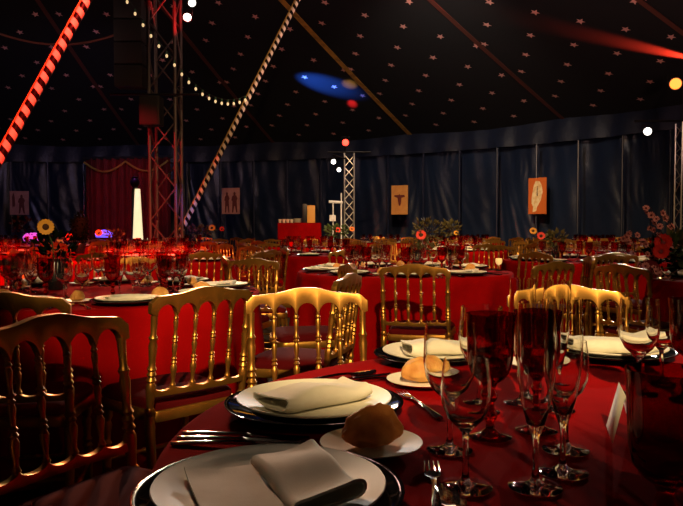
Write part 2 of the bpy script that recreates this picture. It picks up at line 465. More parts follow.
# striped quarter poles
def striped_pole(a, b, r, label):
    a, b = Vector(a), Vector(b); root = empty('striped_tent_pole', a); tag(root, label, 'tent pole')
    L_ = (b - a).length; n, k = 16, 60
    q = (b - a).to_track_quat('Z', 'Y').to_matrix()
    V_, Fs, U = [], [], []
    for i in range(k + 1):
        for j in range(n + 1):
            t = 2 * PI * j / n
            V_.append(q @ Vector((r * math.cos(t), r * math.sin(t), L_ * i / k))); U.append((j / n, L_ * i / k))
    for i in range(k):
        for j in range(n):
            p = i * (n + 1) + j; Fs.append((p, p + 1, p + n + 2, p + n + 1))
    me = bpy.data.meshes.new('pole_shaft'); me.from_pydata(V_, [], Fs); u = me.uv_layers.new(name='UVMap')
    for l in me.loops: u.data[l.index].uv = U[l.vertex_index]
    me.materials.append(M['stripes']); me.shade_smooth(); link('pole_shaft', me, root)
    MB().lathe([(0, 0), (.16, 0), (.16, .02), (.07, .05), (0, .05)], 16).build('base_plate', 'dark_steel', root)
    q2 = q.to_4x4()
    MB().lathe([(0, L_), (r * 1.2, L_), (r * 1.2, L_ + .12), (0, L_ + .12)], 12, mtx=q).build('pole_cap', 'dark_steel', root)
    off = -Vector((0, 1, 0)).cross((b - a).normalized()).normalized() * (r + .011)
    MB().tube([off + q @ Vector((0, 0, .3)), off + q @ Vector((0, 0, L_ - .1))], .010, 6).build('rope', 'gold_trim', root)
    return root
def under_roof(p, q):
    z = 2.0
    while True:
        c = on_line(p, q, z)
        if z > roof_z(math.hypot(c.x - TC.x, c.y - TC.y)) - .38: return c
        z += .02
def on_line(p, q, z):
    t = (z - p.z) / (q.z - p.z); return p.lerp(q, t)
pa, pb = at(0, 161, 7.0), at(92, 0, 7.5)
striped_pole(on_line(pa, pb, .01), under_roof(pa, pb), .047, 'slanting striped tent pole glowing red high over the sunflower table')
pa, pb = at(178, 238, 13.0), at(300, 0, 13.6)
striped_pole(on_line(pa, pb, .01), under_roof(pa, pb), .042, 'slanting striped tent pole beside the lattice mast, gold lit')

# festoon of bulbs from the mast to the striped pole
fl = empty('festoon_lights', (0, 0, 0)); tag(fl, 'festoon of small bulbs draped from the mast to the striped pole', 'string lights')
def catenary(p, q, sag, n):
    return [p.lerp(q, i / n) + Vector((0, 0, -sag * 4 * (i / n) * (1 - i / n))) for i in range(n + 1)]
fest = catenary(at(122, -12, 11.15), at(176, 62, 11.2), .05, 7) + catenary(at(176, 62, 11.2), at(246, 97, 12.7), .28, 11)[1:]
MB().tube(fest, .006, 6).build('cable', 'cable', fl)
for i, p in enumerate(fest):
    if i == 0 or p.z > 6.2: continue
    s_ = MB().tube([p, p - Vector((0, 0, .05))], .016, 8).build('socket', 'socket', fl)
    MB().lathe([(0, -.105), (.012, -.10), (.021, -.08), (.02, -.065), (.012, -.05), (0, -.05)], 10, p).build('bulb', 'bulb_warm', fl)
# slack guy rope across the roof
gr = MB().tube(catenary(at(-20, 26, 13), at(146, 24, 14), .42, 20), .022, 6).build('guy_rope', 'webbing_dark')
tag(gr, 'slack brown rope sagging under the dark roof beside the mast', 'rope')

# ------------------------------------------------------------------ gilded chair
def arch_z(x, xs, z0, hgt, hw):
    for c in xs:
        if abs(x - c) < hw: return z0 + hgt * math.sqrt(max(0, 1 - ((x - c) / hw) ** 2))
    return z0
SPX = [-.111, -.037, .037, .111]
ARX = [-.148, -.074, 0, .074, .148]
def crest_top(x):
    u = abs(x) / .204
    return .836 + .022 * smooth01((1.0 - u) / .14) ** .8 + .005 * smooth01((.85 - u) / .3) + .018 * smooth01((.58 - u) / .5)
def crest_bot(x):
    if abs(x) > .185: return .790 + .012 * (abs(x) - .185) / .023
    return arch_z(x, ARX, .788, .041, .0345)
def lean(z): return -.195 - .05 * (z - .44) / .44
def bow(x): return -.014 * (1 - (x / .2) ** 2)
POST = [(0, .011), (.02, .012), (.25, .0145), (.49, .0165), (.50, .0175), (.545, .0175), (.555, .0125), (.565, .0175), (.58, .0175), (.59, .012), (.605, .0125),
        (.66, .0165), (.685, .017), (.70, .0115), (.71, .0175), (.725, .0115), (.735, .0165), (.75, .0115), (.76, .0165), (.775, .011), (.80, .0115), (.86, .0145), (.88, .011), (.895, .0155), (.91, .010), (.96, .011), (1, .012)]
SPIN = [(0, .006), (.03, .0105), (.07, .006), (.12, .0065), (.22, .0105), (.27, .011), (.31, .006), (.33, .011), (.36, .006), (.385, .0105), (.41, .006), (.45, .0065), (.56, .0095), (.60, .006),
        (.62, .011), (.65, .006), (.67, .0105), (.70, .0058), (.78, .006), (.88, .0085), (.91, .0058), (.93, .009), (.96, .0055), (1, .006)]
LEG = [(0, .009), (.03, .013), (.06, .010), (.10, .0105), (.40, .016), (.52, .0175), (.55, .0115), (.57, .019), (.60, .0115), (.63, .0185), (.66, .012), (.72, .013), (.80, .018), (.84, .0125), (.88, .020), (1, .021)]
STRE = [(0, .006), (.1, .0065), (.35, .009), (.42, .0065), (.45, .0115), (.5, .0075), (.55, .0115), (.58, .0065), (.65, .009), (.9, .0065), (1, .006)]
def seat_outline(g=0):
    pts = []
    def corner(cx, cy, r, a0, a1, n=6):
        for i in range(n + 1):
            a = a0 + (a1 - a0) * i / n; pts.append((cx + r * math.cos(a), cy + r * math.sin(a)))
    corner(.150 + g, .150 + g, .055, 0, PI / 2); 
    for i in range(1, 6): 
        x = .150 - .3 * i / 6; pts.append((x, .205 + g + .018 * (1 - (x / .15) ** 2)))
    corner(-.150 - g, .150 + g, .055, PI / 2, PI)
    corner(-.145 - g, -.165 - g, .03, PI, 1.5 * PI, 4); corner(.145 + g, -.165 - g, .03, 1.5 * PI, 2 * PI, 4)
    return pts
def slab(m, layers):
    n = len(layers[0][0]); P = []
    for o_, z in layers: P += [(x, y, z) for x, y in o_]
    fs = [tuple(reversed(range(n)))]
    for k_ in range(len(layers) - 1):
        for i in range(n): j = (i + 1) % n; fs.append((k_ * n + i, k_ * n + j, (k_ + 1) * n + j, (k_ + 1) * n + i))
    fs.append(tuple(range((len(layers) - 1) * n, len(layers) * n)))
    m.add(P, fs); return m
def scaled(o_, s): return [(x * s, y * s) for x, y in o_]
def thin(prof, hi): return prof if hi == 2 else prof[::1]
def chair_pieces(hi):
    n = {2: 12, 1: 8, 0: 5}[hi]; nx = {2: 132, 1: 66, 0: 44}[hi]
    xs = [-.204 + .408 * i / nx for i in range(nx + 1)]
    out = []
    cr = MB().strip_solid(xs, crest_top, crest_bot, -.013, .013, bow, lean)
    out.append(('crest_rail', cr, 'gold', .005 if hi == 2 else (.004 if hi == 1 else 0)))
    def rt_(x): return .548 - .020 * math.sqrt(max(0, 1 - (min(abs(x - c) for c in ARX) / .0375) ** 2))
    xs2 = [x for x in xs if abs(x) < .183]
    lr = MB().strip_solid(xs2, rt_, lambda x: .508, -.011, .011, bow, lean)
    out.append(('lower_rail', lr, 'gold', .003 if hi else 0))
    for x in SPX:
        out.append(('spindle', MB().turned((x, lean(.535) + bow(x), .535), (x, lean(.797) + bow(x), .797), SPIN, n), 'gold', 0))
    for s_ in (-1, 1):
        mb = MB(); pts = []
        for t, r in POST:
            z = .80 * t; pts.append((s_ * .187, (-.195 - .035 * (1 - z / .44)) if z < .44 else lean(z) + .0, max(z, .001)))
        mb.tube(pts, [r for t, r in POST], n)
        out.append(('back_post', mb, 'gold', 0))
    for s_ in (-1, 1):
        out.append(('front_leg', MB().turned((s_ * .172, .172, .001), (s_ * .165, .165, .418), LEG, n), 'gold', 0))
    so = seat_outline()
    out.append(('seat_frame', slab(MB(), [(scaled(so, .985), .412), (so, .417), (so, .446), (scaled(so, .985), .451)]), 'gold', 0))
    cu = scaled(so, .95)
    out.append(('seat_cushion', slab(MB(), [(scaled(cu, .99), .4515), (cu, .462), (scaled(cu, .985), .476), (scaled(cu, .93), .487), (scaled(cu, .75), .495), (scaled(cu, .4), .499)]), 'velvet', 0))
    out.append(('stretcher', MB().turned((-.171, .17, .20), (.171, .17, .20), STRE, n), 'gold', 0))
    out.append(('stretcher', MB().turned((-.187, -.213, .24), (.187, -.213, .24), STRE, n), 'gold', 0))
    for s_ in (-1, 1):
        out.append(('stretcher', MB().turned((s_ * .185, -.212, .17), (s_ * .172, .17, .17), STRE, n), 'gold', 0))
    return out
CHAIR = {}
def chair_proto(hi):
    r = []
    if hi == 0:
        g, v = MB(), MB(); me = None
        base = len(g.v)
        faces_v = None
        for nm, mb, mt, bv in chair_pieces(0):
            if mt == 'velvet': start = len(g.f)
            g.add(mb.v, mb.f)
            if mt == 'velvet': faces_v = (start, len(g.f))
        me = g.mesh('gilded_chair', ['gold', 'velvet'])
        for i in range(*faces_v): me.polygons[i].material_index = 1
        return me
    for nm, mb, mt, bv in chair_pieces(hi): r.append((nm, mb.mesh(nm, mt, bv, 35)))
    return r
chairs_at = []
def chair(x, y, fx, fy, label, group=None, hi=1):
    rz = math.atan2(-fx, fy)
    if hi not in CHAIR: CHAIR[hi] = chair_proto(hi)
    chairs_at.append((x, y))
    if hi == 0:
        o = link('gilded_chair', CHAIR[0], None, (x, y, 0), rz); tag(o, label, 'chair', group); return o
    root = empty('gilded_chair', (x, y, 0), rz); tag(root, label, 'chair', group)
    if hi == 2: root.scale = (1.035, 1, 1)
    for nm, me in CHAIR[hi]: link(nm, me, root)
    return root

# ------------------------------------------------------------------ tableware meshes
RT = .845
def tablecloth(seed, hi, full=1.0):
    rd = random.Random(seed); na = {2: 220, 1: 140, 0: 72}[hi]
    nf = 15 + seed % 4; ph = rd.uniform(0, 6)
    prof = []
    P, fs = [(0, 0, .75)], []
    rings = [(r, .75, 0) for r in (.2, .4, .6, .75, RT - .012)] + [(RT - .003, .7475, 0), (RT + .003, .741, .02), (RT + .006, .70, .14), (RT + .010, .62, .35), (RT + .016, .5, .6), (RT + .024, .3, .85), (RT + .03, .12, 1), (RT + .034, .006, 1)]
    rings += [(RT + .02, .006, 1), (RT - .03, .12, 0)]
    for r, z, amp in rings:
        for i in range(na):
            a = 2 * PI * i / na
            wv = math.sin(nf * a + ph + 1.1 * math.sin(2 * a + ph)); wv = abs(wv) ** .7 * (1 if wv > 0 else -.6)
            rr = r + amp * full * (.050 * wv + .012 * math.sin(3 * a + ph)) if amp else r
            P.append((rr * math.cos(a), rr * math.sin(a), z))
    for i in range(na): fs.append((0, 1 + i, 1 + (i + 1) % na))
    for k_ in range(len(rings) - 1):
        for i in range(na):
            j = (i + 1) % na; fs.append((1 + k_ * na + i, 1 + (k_ + 1) * na + i, 1 + (k_ + 1) * na + j, 1 + k_ * na + j))
    m = MB(); m.add(P, fs); return m.mesh('round_table', 'cloth', angle=60)

def plate_z(r):         # top surface of the dinner plate
    if r < .082: return .0075
    return .0075 + .0150 * smooth01((r - .082) / .06)
def meshes(hi):
    n = {2: 56, 1: 28, 0: 16}[hi]; g = {2: 36, 1: 14, 0: 8}[hi]
    R = {}
    R['charger'] = MB().lathe([(0, .001), (.10, .001), (.112, .004), (.150, .0165), (.155, .019), (.1555, .021), (.153, .0215), (.146, .0195), (.112, .0085), (.104, .007), (0, .007)], n).mesh('charger_plate', 'charger')
    pf = [(0, .001), (.078, .001), (.084, .003)] + [(.082 + .051 * i / 6, plate_z(.082 + .051 * i / 6) - .0035) for i in range(1, 7)] + [(.1345, plate_z(.134) - .001), (.1335, plate_z(.133) + .0008)]
    pf += [(.13 - .048 * i / 6, plate_z(.13 - .048 * i / 6)) for i in range(7)] + [(0, .0075)]
    R['plate'] = MB().lathe(pf, n).mesh('dinner_plate', 'china')
    for k_ in ('charger', 'plate'): R[k_].transform(Matrix.Diagonal((1.05, 1.05, 1, 1)))
    R['side_plate'] = MB().lathe([(0, .001), (.045, .001), (.05, .003), (.075, .0105), (.078, .0125), (.0775, .0135), (.073, .0125), (.05, .006), (.046, .005), (0, .005)], n).mesh('bread_plate', 'china')
    def glass(nm, mt, out, inn):
        if mt == 'clear_glass': inn = [(r + .0005 if r else 0, z) for r, z in inn]
        R[nm] = MB().lathe(out + inn, g).mesh(nm, mt, angle=70)
    foot = [(0, .0008), (.032, .0008), (.0345, .0016), (.034, .0028), (.015, .005), (.006, .011)]
    # clear water goblet
    glass('water_goblet', 'clear_glass', foot + [(.0042, .022), (.0040, .055), (.0052, .072), (.014, .082), (.027, .094), (.0365, .113), (.040, .135), (.0392, .165), (.0368, .1935)],
          [(.0355, .1935), (.0378, .165), (.0386, .135), (.035, .115), (.0255, .0965), (.012, .086), (0, .0835)])
    glass('wine_glass', 'clear_glass', foot + [(.0040, .022), (.0038, .060), (.0050, .072), (.013, .081), (.024, .092), (.031, .110), (.0325, .130), (.0308, .150), (.0285, .167)],
          [(.0273, .167), (.0296, .150), (.0311, .130), (.0296, .111), (.0225, .0945), (.011, .085), (0, .083)])
    glass('champagne_flute', 'clear_glass', foot + [(.0040, .022), (.0036, .050), (.0050, .066), (.0105, .080), (.0175, .105), (.0235, .145), (.0252, .185), (.0238, .240)],
          [(.0227, .240), (.0241, .185), (.0224, .146), (.0163, .107), (.009, .085), (0, .080)])
    glass('red_goblet', 'red_glass' if hi == 2 else 'red_glass_lit', [(0, .0008), (.034, .0008), (.0365, .0018), (.036, .0032), (.018, .007), (.008, .015), (.0065, .024), (.011, .033), (.0125, .039), (.0075, .047), (.0065, .056), (.0115, .064), (.0125, .070), (.008, .080), (.012, .088),
          (.024, .096), (.033, .108), (.0375, .128), (.0385, .150), (.0392, .175), (.0415, .200)],
          [(.0402, .200), (.0379, .175), (.0372, .150), (.0361, .130), (.031, .112), (.022, .101), (.010, .095), (0, .094)])
    R['red_goblet'].transform(Matrix.Diagonal((.94, .94, 1, 1)))
    return R
WARE = {h: meshes(h) for h in (2, 1, 0)}

def napkin_mesh(seed, L_=.19, W_=.15, fold=.5, roll=.012, skew=0.0, hi=2):
    """a linen napkin folded back over itself, lying in the dish of the plate"""
    rd = random.Random(seed); prof = []
    w2 = W_ / 2
    for i in range(9): prof.append((-w2 + (W_ - roll) * i / 8, 0.0))
    cx = w2 - roll
    for i in range(1, 9):
        a = -PI / 2 + PI * i / 8; prof.append((cx + roll * math.cos(a), roll + roll * math.sin(a)))
    for i in range(1, 7):
        t = i / 6; prof.append((cx - W_ * fold * t, 2 * roll - .5 * roll * t))
    ex, ez = prof[-1]
    for i in range(1, 5):
        a = PI / 2 * i / 4; rr = (ez - .0045); prof.append((ex - rr * .8 * math.sin(a), ez - rr * (1 - math.cos(a))))
    ny = {2: 14, 1: 8, 0: 3}[hi]; nP = len(prof); T = .0035
    P = []
    ph = rd.uniform(0, 6)
    for side in (0, 1):
        for j in range(ny + 1):
            v = -.5 + j / ny
            for i, (x, z) in enumerate(prof):
                a = prof[max(i - 1, 0)]; b = prof[min(i + 1, nP - 1)]
                tx, tz = b[0] - a[0], b[1] - a[1]; ln = math.hypot(tx, tz) or 1
                nx, nz = -tz / ln, tx / ln                     # points to the left of travel
                xx = x + (nx * T if side else 0) + skew * v * .05 * (z / .024); zz = z + (nz * T if side else 0)
                yy = v * L_ * (1 - .05 * math.sin(i * .4 + ph)) 
                zz *= 1 + .22 * math.sin(v * 7 + ph) * (1 if z > .002 else 0)
                r = math.hypot(xx, yy)
                P.append((xx, yy, zz + plate_z(r) + .0012 + (.0006 * math.sin(9 * v + i) + .0006)))
    fs = []; n1 = nP * (ny + 1)
    for j in range(ny):
        for i in range(nP - 1):
            q = j * nP + i; fs.append((q, q + nP, q + nP + 1, q + 1)); fs.append((n1 + q, n1 + q + 1, n1 + q + nP + 1, n1 + q + nP))
    for i in range(nP - 1):
        for q, fl_ in ((i, 0), (ny * nP + i, 1)):
            f = (q, q + 1, n1 + q + 1, n1 + q); fs.append(f[::-1] if fl_ else f)
    for j in range(ny):
        for q, fl_ in ((j * nP, 1), (j * nP + nP - 1, 0)):
            f = (q, q + nP, n1 + q + nP, n1 + q); fs.append(f[::-1] if fl_ else f)
    m = MB(); m.add(P, fs); return m.mesh('napkin', 'linen', angle=60)
NAP = {1: napkin_mesh(3, hi=1, L_=.18, W_=.13), 0: napkin_mesh(5, hi=0, L_=.18, W_=.13)}

def bread_mesh(seed, L_=.088, W_=.058, H_=.05, mt='crust', ridge=0.0):
    rd = random.Random(seed); P, fs = [], []; nu, nv = 44, 30
    for j in range(nv + 1):
        th = PI * j / nv
        for i in range(nu):
            a = 2 * PI * i / nu
            sn = math.sin(th) ** (1 + .35 * ridge); x, y, z = math.cos(th), sn * math.cos(a), sn * math.sin(a)
            if z < 0: z *= .45
            crease = -.10 * math.exp(-((y - .15 * math.sin(3 * x)) / .12) ** 2) * (1 if z > .3 else 0) * (1 - x * x)
            lump = 1 + .05 * math.sin(5 * x + seed) * math.cos(4 * y) + .04 * math.sin(9 * y + 3 * x)
            pk = 1 + ridge * max(0, z) * math.exp(-(y / .3) ** 2) * (.55 + .5 * x)
            P.append((x * L_ / 2 * lump, y * W_ / 2 * lump * (1 - .25 * abs(x) * ridge), (z * pk + crease) * H_ * .69 * lump + H_ * .31))
    for j in range(nv):
        for i in range(nu):
            a, b = j * nu + i, j * nu + (i + 1) % nu; fs.append((a, b, b + nu, a + nu))
    from mathutils import noise
    Q = []
    for p in P:
        v = Vector(p); d = (v - Vector((0, 0, H_ * .3))).normalized()
        f = noise.fractal(v * 60 + Vector((seed, 0, 0)), 1.0, 2.0, 4) * .0022 * (1 + ridge)
        Q.append(tuple(v + d * f))
    P = Q; zmin = min(p[2] for p in P); P = [(x, y, max(0, z - zmin - .0015)) for x, y, z in P]
    m = MB(); m.add(P, fs); return m.mesh('bread_roll', mt, angle=80)
BREAD = bread_mesh(2)

def flat_tool(outline, prof_z, th=.0045):
    """cutlery: half-outline (t along, half width) with a height profile"""
    m = MB(); P, fs = [], []
    for (y, w_), z in zip(outline, prof_z): P += [(-w_, y, z), (0, y, z + th * .55), (w_, y, z), (w_, y, z - th * .6), (-w_, y, z - th * .6)]
    n = len(outline)
    for i in range(n - 1):
        for j in range(5): a, b = 5 * i + j, 5 * i + (j + 1) % 5; fs.append((a, a + 5, b + 5, b))
    fs += [(0, 1, 2, 3, 4), tuple(5 * (n - 1) + j for j in (4, 3, 2, 1, 0))]
    m.add(P, fs); return m
def cutlery():
    R = {}
    hd = [(-.105, .004), (-.103, .0075), (-.09, .0085), (-.05, .0055), (0, .0032), (.02, .0032)]
    hz = [.003, .003, .0035, .006, .008, .0075]
    R['table_knife'] = (flat_tool(hd[:-1] + [(.005, .006), (.015, .0095), (.06, .0100), (.09, .0085), (.105, .003)], [.003, .003, .0035, .0045, .0045, .0045, .004, .003, .003, .003]), None)
    R['soup_spoon'] = (flat_tool(hd + [(.035, .006), (.045, .014), (.06, .0185), (.075, .0190), (.09, .015), (.099, .006)], hz + [.006, .0045, .0035, .0035, .0045, .006]), None)
    fk = flat_tool(hd + [(.035, .005), (.045, .0105), (.06, .0115), (.062, .0115)], hz + [.0065, .005, .004, .004])
    for k_ in range(4):
        x = -.0095 + .0063 * k_
        fk.tube([(x, .06, .004), (x, .08, .0035), (x, .098, .007)], [.0018, .0016, .0009], 6)
    R['table_fork'] = (fk, None)
    return {k_: v[0].mesh(k_, 'silver', angle=50) for k_, v in R.items()}
CUT = cutlery()

# ------------------------------------------------------------------ tables
CLOCK = ['twelve', 'one', 'two', 'three', 'four', 'five', 'six', 'seven', 'eight', 'nine', 'ten', 'eleven']
def hour(ang):           # ang measured from +X, counter-clockwise, seen from above; six o'clock faces the camera
    return CLOCK[round(((90 - ang) % 360) / 30) % 12]
TABLES = []
def put(nm, me, x, y, z, label, cat, group=None, rz=0):
    return tag(link(nm, me, None, (x, y, z), rz), label, cat, group)
AVOID = [(-1.57, 3.78, .11), (.66, 5.63, .12), (2.3, 7.42, .12), (-4.25, 9.5, .2), (-3.53, 9.3, .1), (-3.25, 9.9, .1), (-.1, 13.3, .15), (2.25, 14.2, .15), (-3.2, 15.8, .3), (-5.86, 13.1, .19), (2.42, 4.5, .08)]
CAN = []
def clear_of(x, y, r): return all(math.hypot(x - a, y - b) > r + c for a, b, c in AVOID + CAN)
def in_frame(x, y, mg=14):
    return y > .3 and -mg < col_of(x, y) < 683 + mg
def table(x, y, tp, hi, label, seed):
    o = link('round_table', tablecloth(seed, hi, .3 if hi == 2 and y < 2 else 1), None, (x, y, 0)); tag(o, label, 'table', 'round banquet tables')
    TABLES.append((x, y)); return o
ZT = .751
def setting(tx, ty, ang, tp, hi, glasses, bread=False, cut=False, nap=True):
    a = math.radians(ang); ux, uy = math.cos(a), math.sin(a); lx, ly = uy, -ux      # u outward, l = diner's left when facing in
    lx, ly = -uy * -1, -ux                                                             # facing inward (-u): left is (uy,-ux)
    W = WARE[hi]; hr = hour(ang); pl = "at %s o'clock on the %s" % (hr, tp)
    def pos(r, t): return tx + ux * r + lx * t, ty + uy * r + ly * t
    cx, cy = pos(RT - .185, 0)
    if in_frame(cx, cy) and clear_of(cx, cy, .165):
        put('charger_plate', W['charger'], cx, cy, ZT, 'glossy black charger plate ' + pl, 'charger plate', 'black charger plates')
        put('dinner_plate', W['plate'], cx, cy, ZT + .0075, 'white dinner plate ' + pl, 'plate', 'white dinner plates')
        if nap: put('napkin', NAP[1 if hi else 0], cx, cy, ZT + .0085, 'cream napkin ' + pl, 'napkin', 'cream napkins', a + random.uniform(-.5, .5))
    if bread:
        bx, by = pos(.515, .19)
        if in_frame(bx, by) and clear_of(bx, by, .08):
            put('bread_plate', W['side_plate'], bx, by, ZT, 'small white bread plate ' + pl, 'plate', 'bread plates').scale = (.9, .9, 1)
            put('bread_roll', BREAD, bx, by, ZT + .0065, 'golden bread roll on side plate ' + pl, 'bread roll', 'bread rolls', random.uniform(0, 3))
    if cut:
        for nm, t in (('table_fork', .19), ('table_knife', -.185), ('soup_spoon', -.215)):
            gx, gy = pos(RT - .145, t)
            if in_frame(gx, gy): put(nm, CUT[nm], gx, gy, ZT, 'silver %s %s' % (nm.replace('_', ' '), pl), nm.split('_')[1], 'silver cutlery', a + PI / 2)
    spots = {'red_goblet': (RT - .41, .02), 'water_goblet': (RT - .40, -.075), 'wine_glass': (RT - .47, -.125), 'champagne_flute': (RT - .49, -.035)}
    words = {'red_goblet': 'dark red glass goblet', 'water_goblet': 'clear stemmed water glass', 'wine_glass': 'clear wine glass', 'champagne_flute': 'tall clear champagne flute'}
    for g_ in glasses:
        r, t = spots[g_]; gx, gy = pos(r + random.uniform(-.008, .008), t + random.uniform(-.008, .008))
        if in_frame(gx, gy) and clear_of(gx, gy, .043): put(g_, W[g_], gx, gy, ZT, words[g_] + ' ' + pl, 'glass', words[g_] + 's')

def chairs_for(tx, ty, angs, tp, hi, rr=1.16, override=None):
    for i, ang in enumerate(angs):
        a = math.radians(ang); r = rr
        x, y = tx + math.cos(a) * r, ty + math.sin(a) * r
        if not in_frame(x, y, 30): continue
        if any(math.hypot(x - p, y - q) < .64 for p, q in chairs_at): continue
        if any(math.hypot(x - p, y - q) < RT + .31 for p, q in TABLES): continue
        if any(math.hypot(x - p, y - q) < .45 for p, q in KEEP): continue
        tw = random.uniform(-.16, .16)
        fx, fy = -math.cos(a + tw), -math.sin(a + tw)
        chair(x, y, fx, fy, "gold spindle-back chair at %s o'clock of the %s" % (hour(ang), tp), 'gilded banquet chairs', hi)
KEEP = [(-4.1, 13.9), (-4.1, 13.7), (-4.3, 13.9), (-1.02, 17), (-1.4, 17), (-3.04, 12.0), (-2.9, 12.0), (.2, 18), (7.35, 14.8), (-3.6, 13.0)]

# front table, laid by hand from the photograph
T1 = (.57, 1.09)
table(*T1, 'front table', 2, 'round table in red cloth at the camera with bread rolls and close-up glasses', 3)
W = WARE[2]
HAND = [  # plate x, y, words, napkin seed, napkin rotation, offset
    ((-.087, .828), 'closest to the camera', dict(seed=1, L_=.17, W_=.18, fold=.38, roll=.012), math.radians(22), (.0, .0)),
    ((-.050, 1.254), 'behind the dark crusty roll', dict(seed=7, L_=.19, W_=.11, fold=.7, roll=.016), math.radians(-52), (.0, .0)),
    ((.245, 1.740), 'behind the golden roll', dict(seed=9, L_=.19, W_=.12, fold=.75, roll=.017), math.radians(-84), (.012, .003)),
    ((.708, 1.806), 'in front of the bright gold chair crest', dict(seed=12, L_=.235, W_=.13, fold=.8, roll=.015), math.radians(-88), (0, -.01))]
for (x, y), wd, nk, nrz, (nx_, ny_) in HAND:
    put('charger_plate', W['charger'], x, y, ZT, 'glossy black charger plate %s on the front table' % wd, 'charger plate', 'black charger plates')
    put('dinner_plate', W['plate'], x, y, ZT + .0075, 'white dinner plate %s on the front table' % wd, 'plate', 'white dinner plates')
    put('napkin', napkin_mesh(hi=2, **nk), x + nx_, y + ny_, ZT + .0090, 'folded cream napkin on the plate %s' % wd, 'napkin', 'cream napkins', nrz)
for (x, y), wd, bm_, rz in (((.045, 1.036), 'dark crusty', bread_mesh(4, .098, .062, .050, 'crust_dark', .8), .3), ((.175, 1.475), 'golden', bread_mesh(6, .092, .060, .052), .15)):
    put('bread_plate', W['side_plate'], x, y, ZT, 'small white bread plate under the %s roll on the front table' % wd, 'plate', 'bread plates')
    put('bread_roll', bm_, x, y, ZT + .0068, '%s bread roll on a small white plate on the front table' % wd, 'bread roll', 'bread rolls', rz)
put('bread_plate', W['side_plate'], .480, 1.66, ZT, 'empty small white plate behind the flutes on the front table', 'plate', 'bread plates')
# glasses on the front table: kind, x, y, words
for nm, x, y, wd in (
    ('wine_glass', .160, .880, 'small clear wine glass in front of the red goblets'),
    ('champagne_flute', .250, .880, 'tall clear champagne flute standing before the darkest red goblet'),
    ('champagne_flute', .303, .935, 'tall clear champagne flute standing out over the bare red cloth'),
    ('water_goblet', .163, 1.030, 'clear water glass through which the golden roll is seen'),
    ('red_goblet', .238, 1.095, 'dark red glass goblet beside the clear water glass'),
    ('red_goblet', .322, 1.13, 'dark red glass goblet just behind the two flutes'),
    ('water_goblet', .255, 1.25, 'clear water glass between and behind the two red goblets'),
    ('wine_glass', .338, 1.03, 'clear wine glass behind the outer flute'),
    ('champagne_flute', .395, 1.26, 'clear flute overlapping the pillar of the bright gold chair'),
    ('champagne_flute', .345, 1.31, 'clear flute farther back behind the red goblet pair'),
    ('red_goblet', .312, .655, 'very dark red goblet cut by the picture edge'),
    ('water_goblet', .600, 1.385, 'clear water glass in front of the far napkin'),
    ('wine_glass', .690, 1.480, 'clear wine glass just behind the clear water glass'),
    ('red_goblet', .672, 1.325, 'red goblet at the picture edge beside two clear glasses'),):
    put(nm, W[nm], x, y, ZT, wd, 'glass', {'wine_glass': 'clear wine glasses', 'champagne_flute': 'tall clear champagne flutes', 'water_goblet': 'clear stemmed water glasses', 'red_goblet': 'dark red glass goblets'}[nm])
# cutlery of the front table
for nm, x, y, rz, wd in (
    ('table_knife', -.155, 1.100, -98, 'silver knife beside the plate behind the dark roll'),
    ('table_knife', -.158, 1.076, -97, 'second silver knife beside the plate behind the dark roll'),
    ('soup_spoon', -.160, 1.050, -96, 'silver spoon beside the plate behind the dark roll'),
    ('table_fork', .055, 1.49, -60, 'silver fork by the plate with the golden roll'),
    ('table_knife', .022, 1.515, -58, 'silver knife by the plate with the golden roll'),
    ('soup_spoon', -.006, 1.54, -58, 'silver spoon by the plate with the golden roll'),
    ('table_fork', .145, 1.30, 15, 'silver fork lying before the golden roll'),
    ('table_fork', .118, .865, -5, 'silver fork by the rim of the plate closest to the camera'),
    ('soup_spoon', .145, .770, 10, 'silver spoon by the rim of the plate closest to the camera'),
    ('table_knife', .482, 1.80, 172, 'silver knife beside the far napkin plate'),
    ('soup_spoon', .512, 1.83, 172, 'silver spoon beside the far napkin plate')):
    put(nm, CUT[nm], x, y, ZT, wd, nm.split('_')[1], 'silver cutlery', math.radians(rz))
# standing menu card
mc = MB(); mc.add([(-.05, 0, 0), (.05, 0, 0), (.05, .018, .075), (-.05, .018, .075), (.05, .036, 0), (-.05, .036, 0)], [(0, 1, 2, 3), (3, 2, 4, 5)])
mo = mc.build('menu_card', 'card', None, loc=(.470, 1.10, ZT + .001)); mo.rotation_euler.z = math.radians(74)
sm = mo.modifiers.new('thick', 'SOLIDIFY'); sm.thickness = .0008; sm.offset = 1
tag(mo, 'small white folded card standing beside the very dark goblet', 'card')

# chairs of the front table
def cb(x, y, fx, fy): # a chair given by the middle of its back
    l = math.hypot(fx, fy); return x + fx / l * .22, y + fy / l * .22, fx, fy
x, y, fx, fy = cb(-.668, 1.625, .84, -.54); chair(x, y, fx, fy, 'shadowed gold chair closest to the camera beside the front table', 'gilded banquet chairs', 2)
x, y, fx, fy = cb(-.115, 2.36, .18, -1); chair(x, y, fx, fy, 'lit gold chair facing the camera behind the plate with rolled napkin', 'gilded banquet chairs', 2)
x, y, fx, fy = cb(.82, 2.50, -.08, -1); chair(x, y, fx, fy, 'brightest gold chair facing the camera behind the clear wine glasses', 'gilded banquet chairs', 2)
# chairs of the sunflower table seen from behind
x, y, fx, fy = cb(-.505, 2.47, -.70, .71); chair(x, y, fx, fy, 'gold chair between the front table and the sunflower table, dark red seat', 'gilded banquet chairs', 2)
x, y, fx, fy = cb(-1.11, 2.27, -.15, 1); chair(x, y, fx, fy, 'dark chair back cut by the picture edge before the sunflower table', 'gilded banquet chairs', 2)
# front chair of the gerbera table
x, y, fx, fy = cb(.435, 4.07, .28, 1); chair(x, y, fx, fy, 'gold chair with its back to the camera before the red gerbera table', 'gilded banquet chairs', 2)

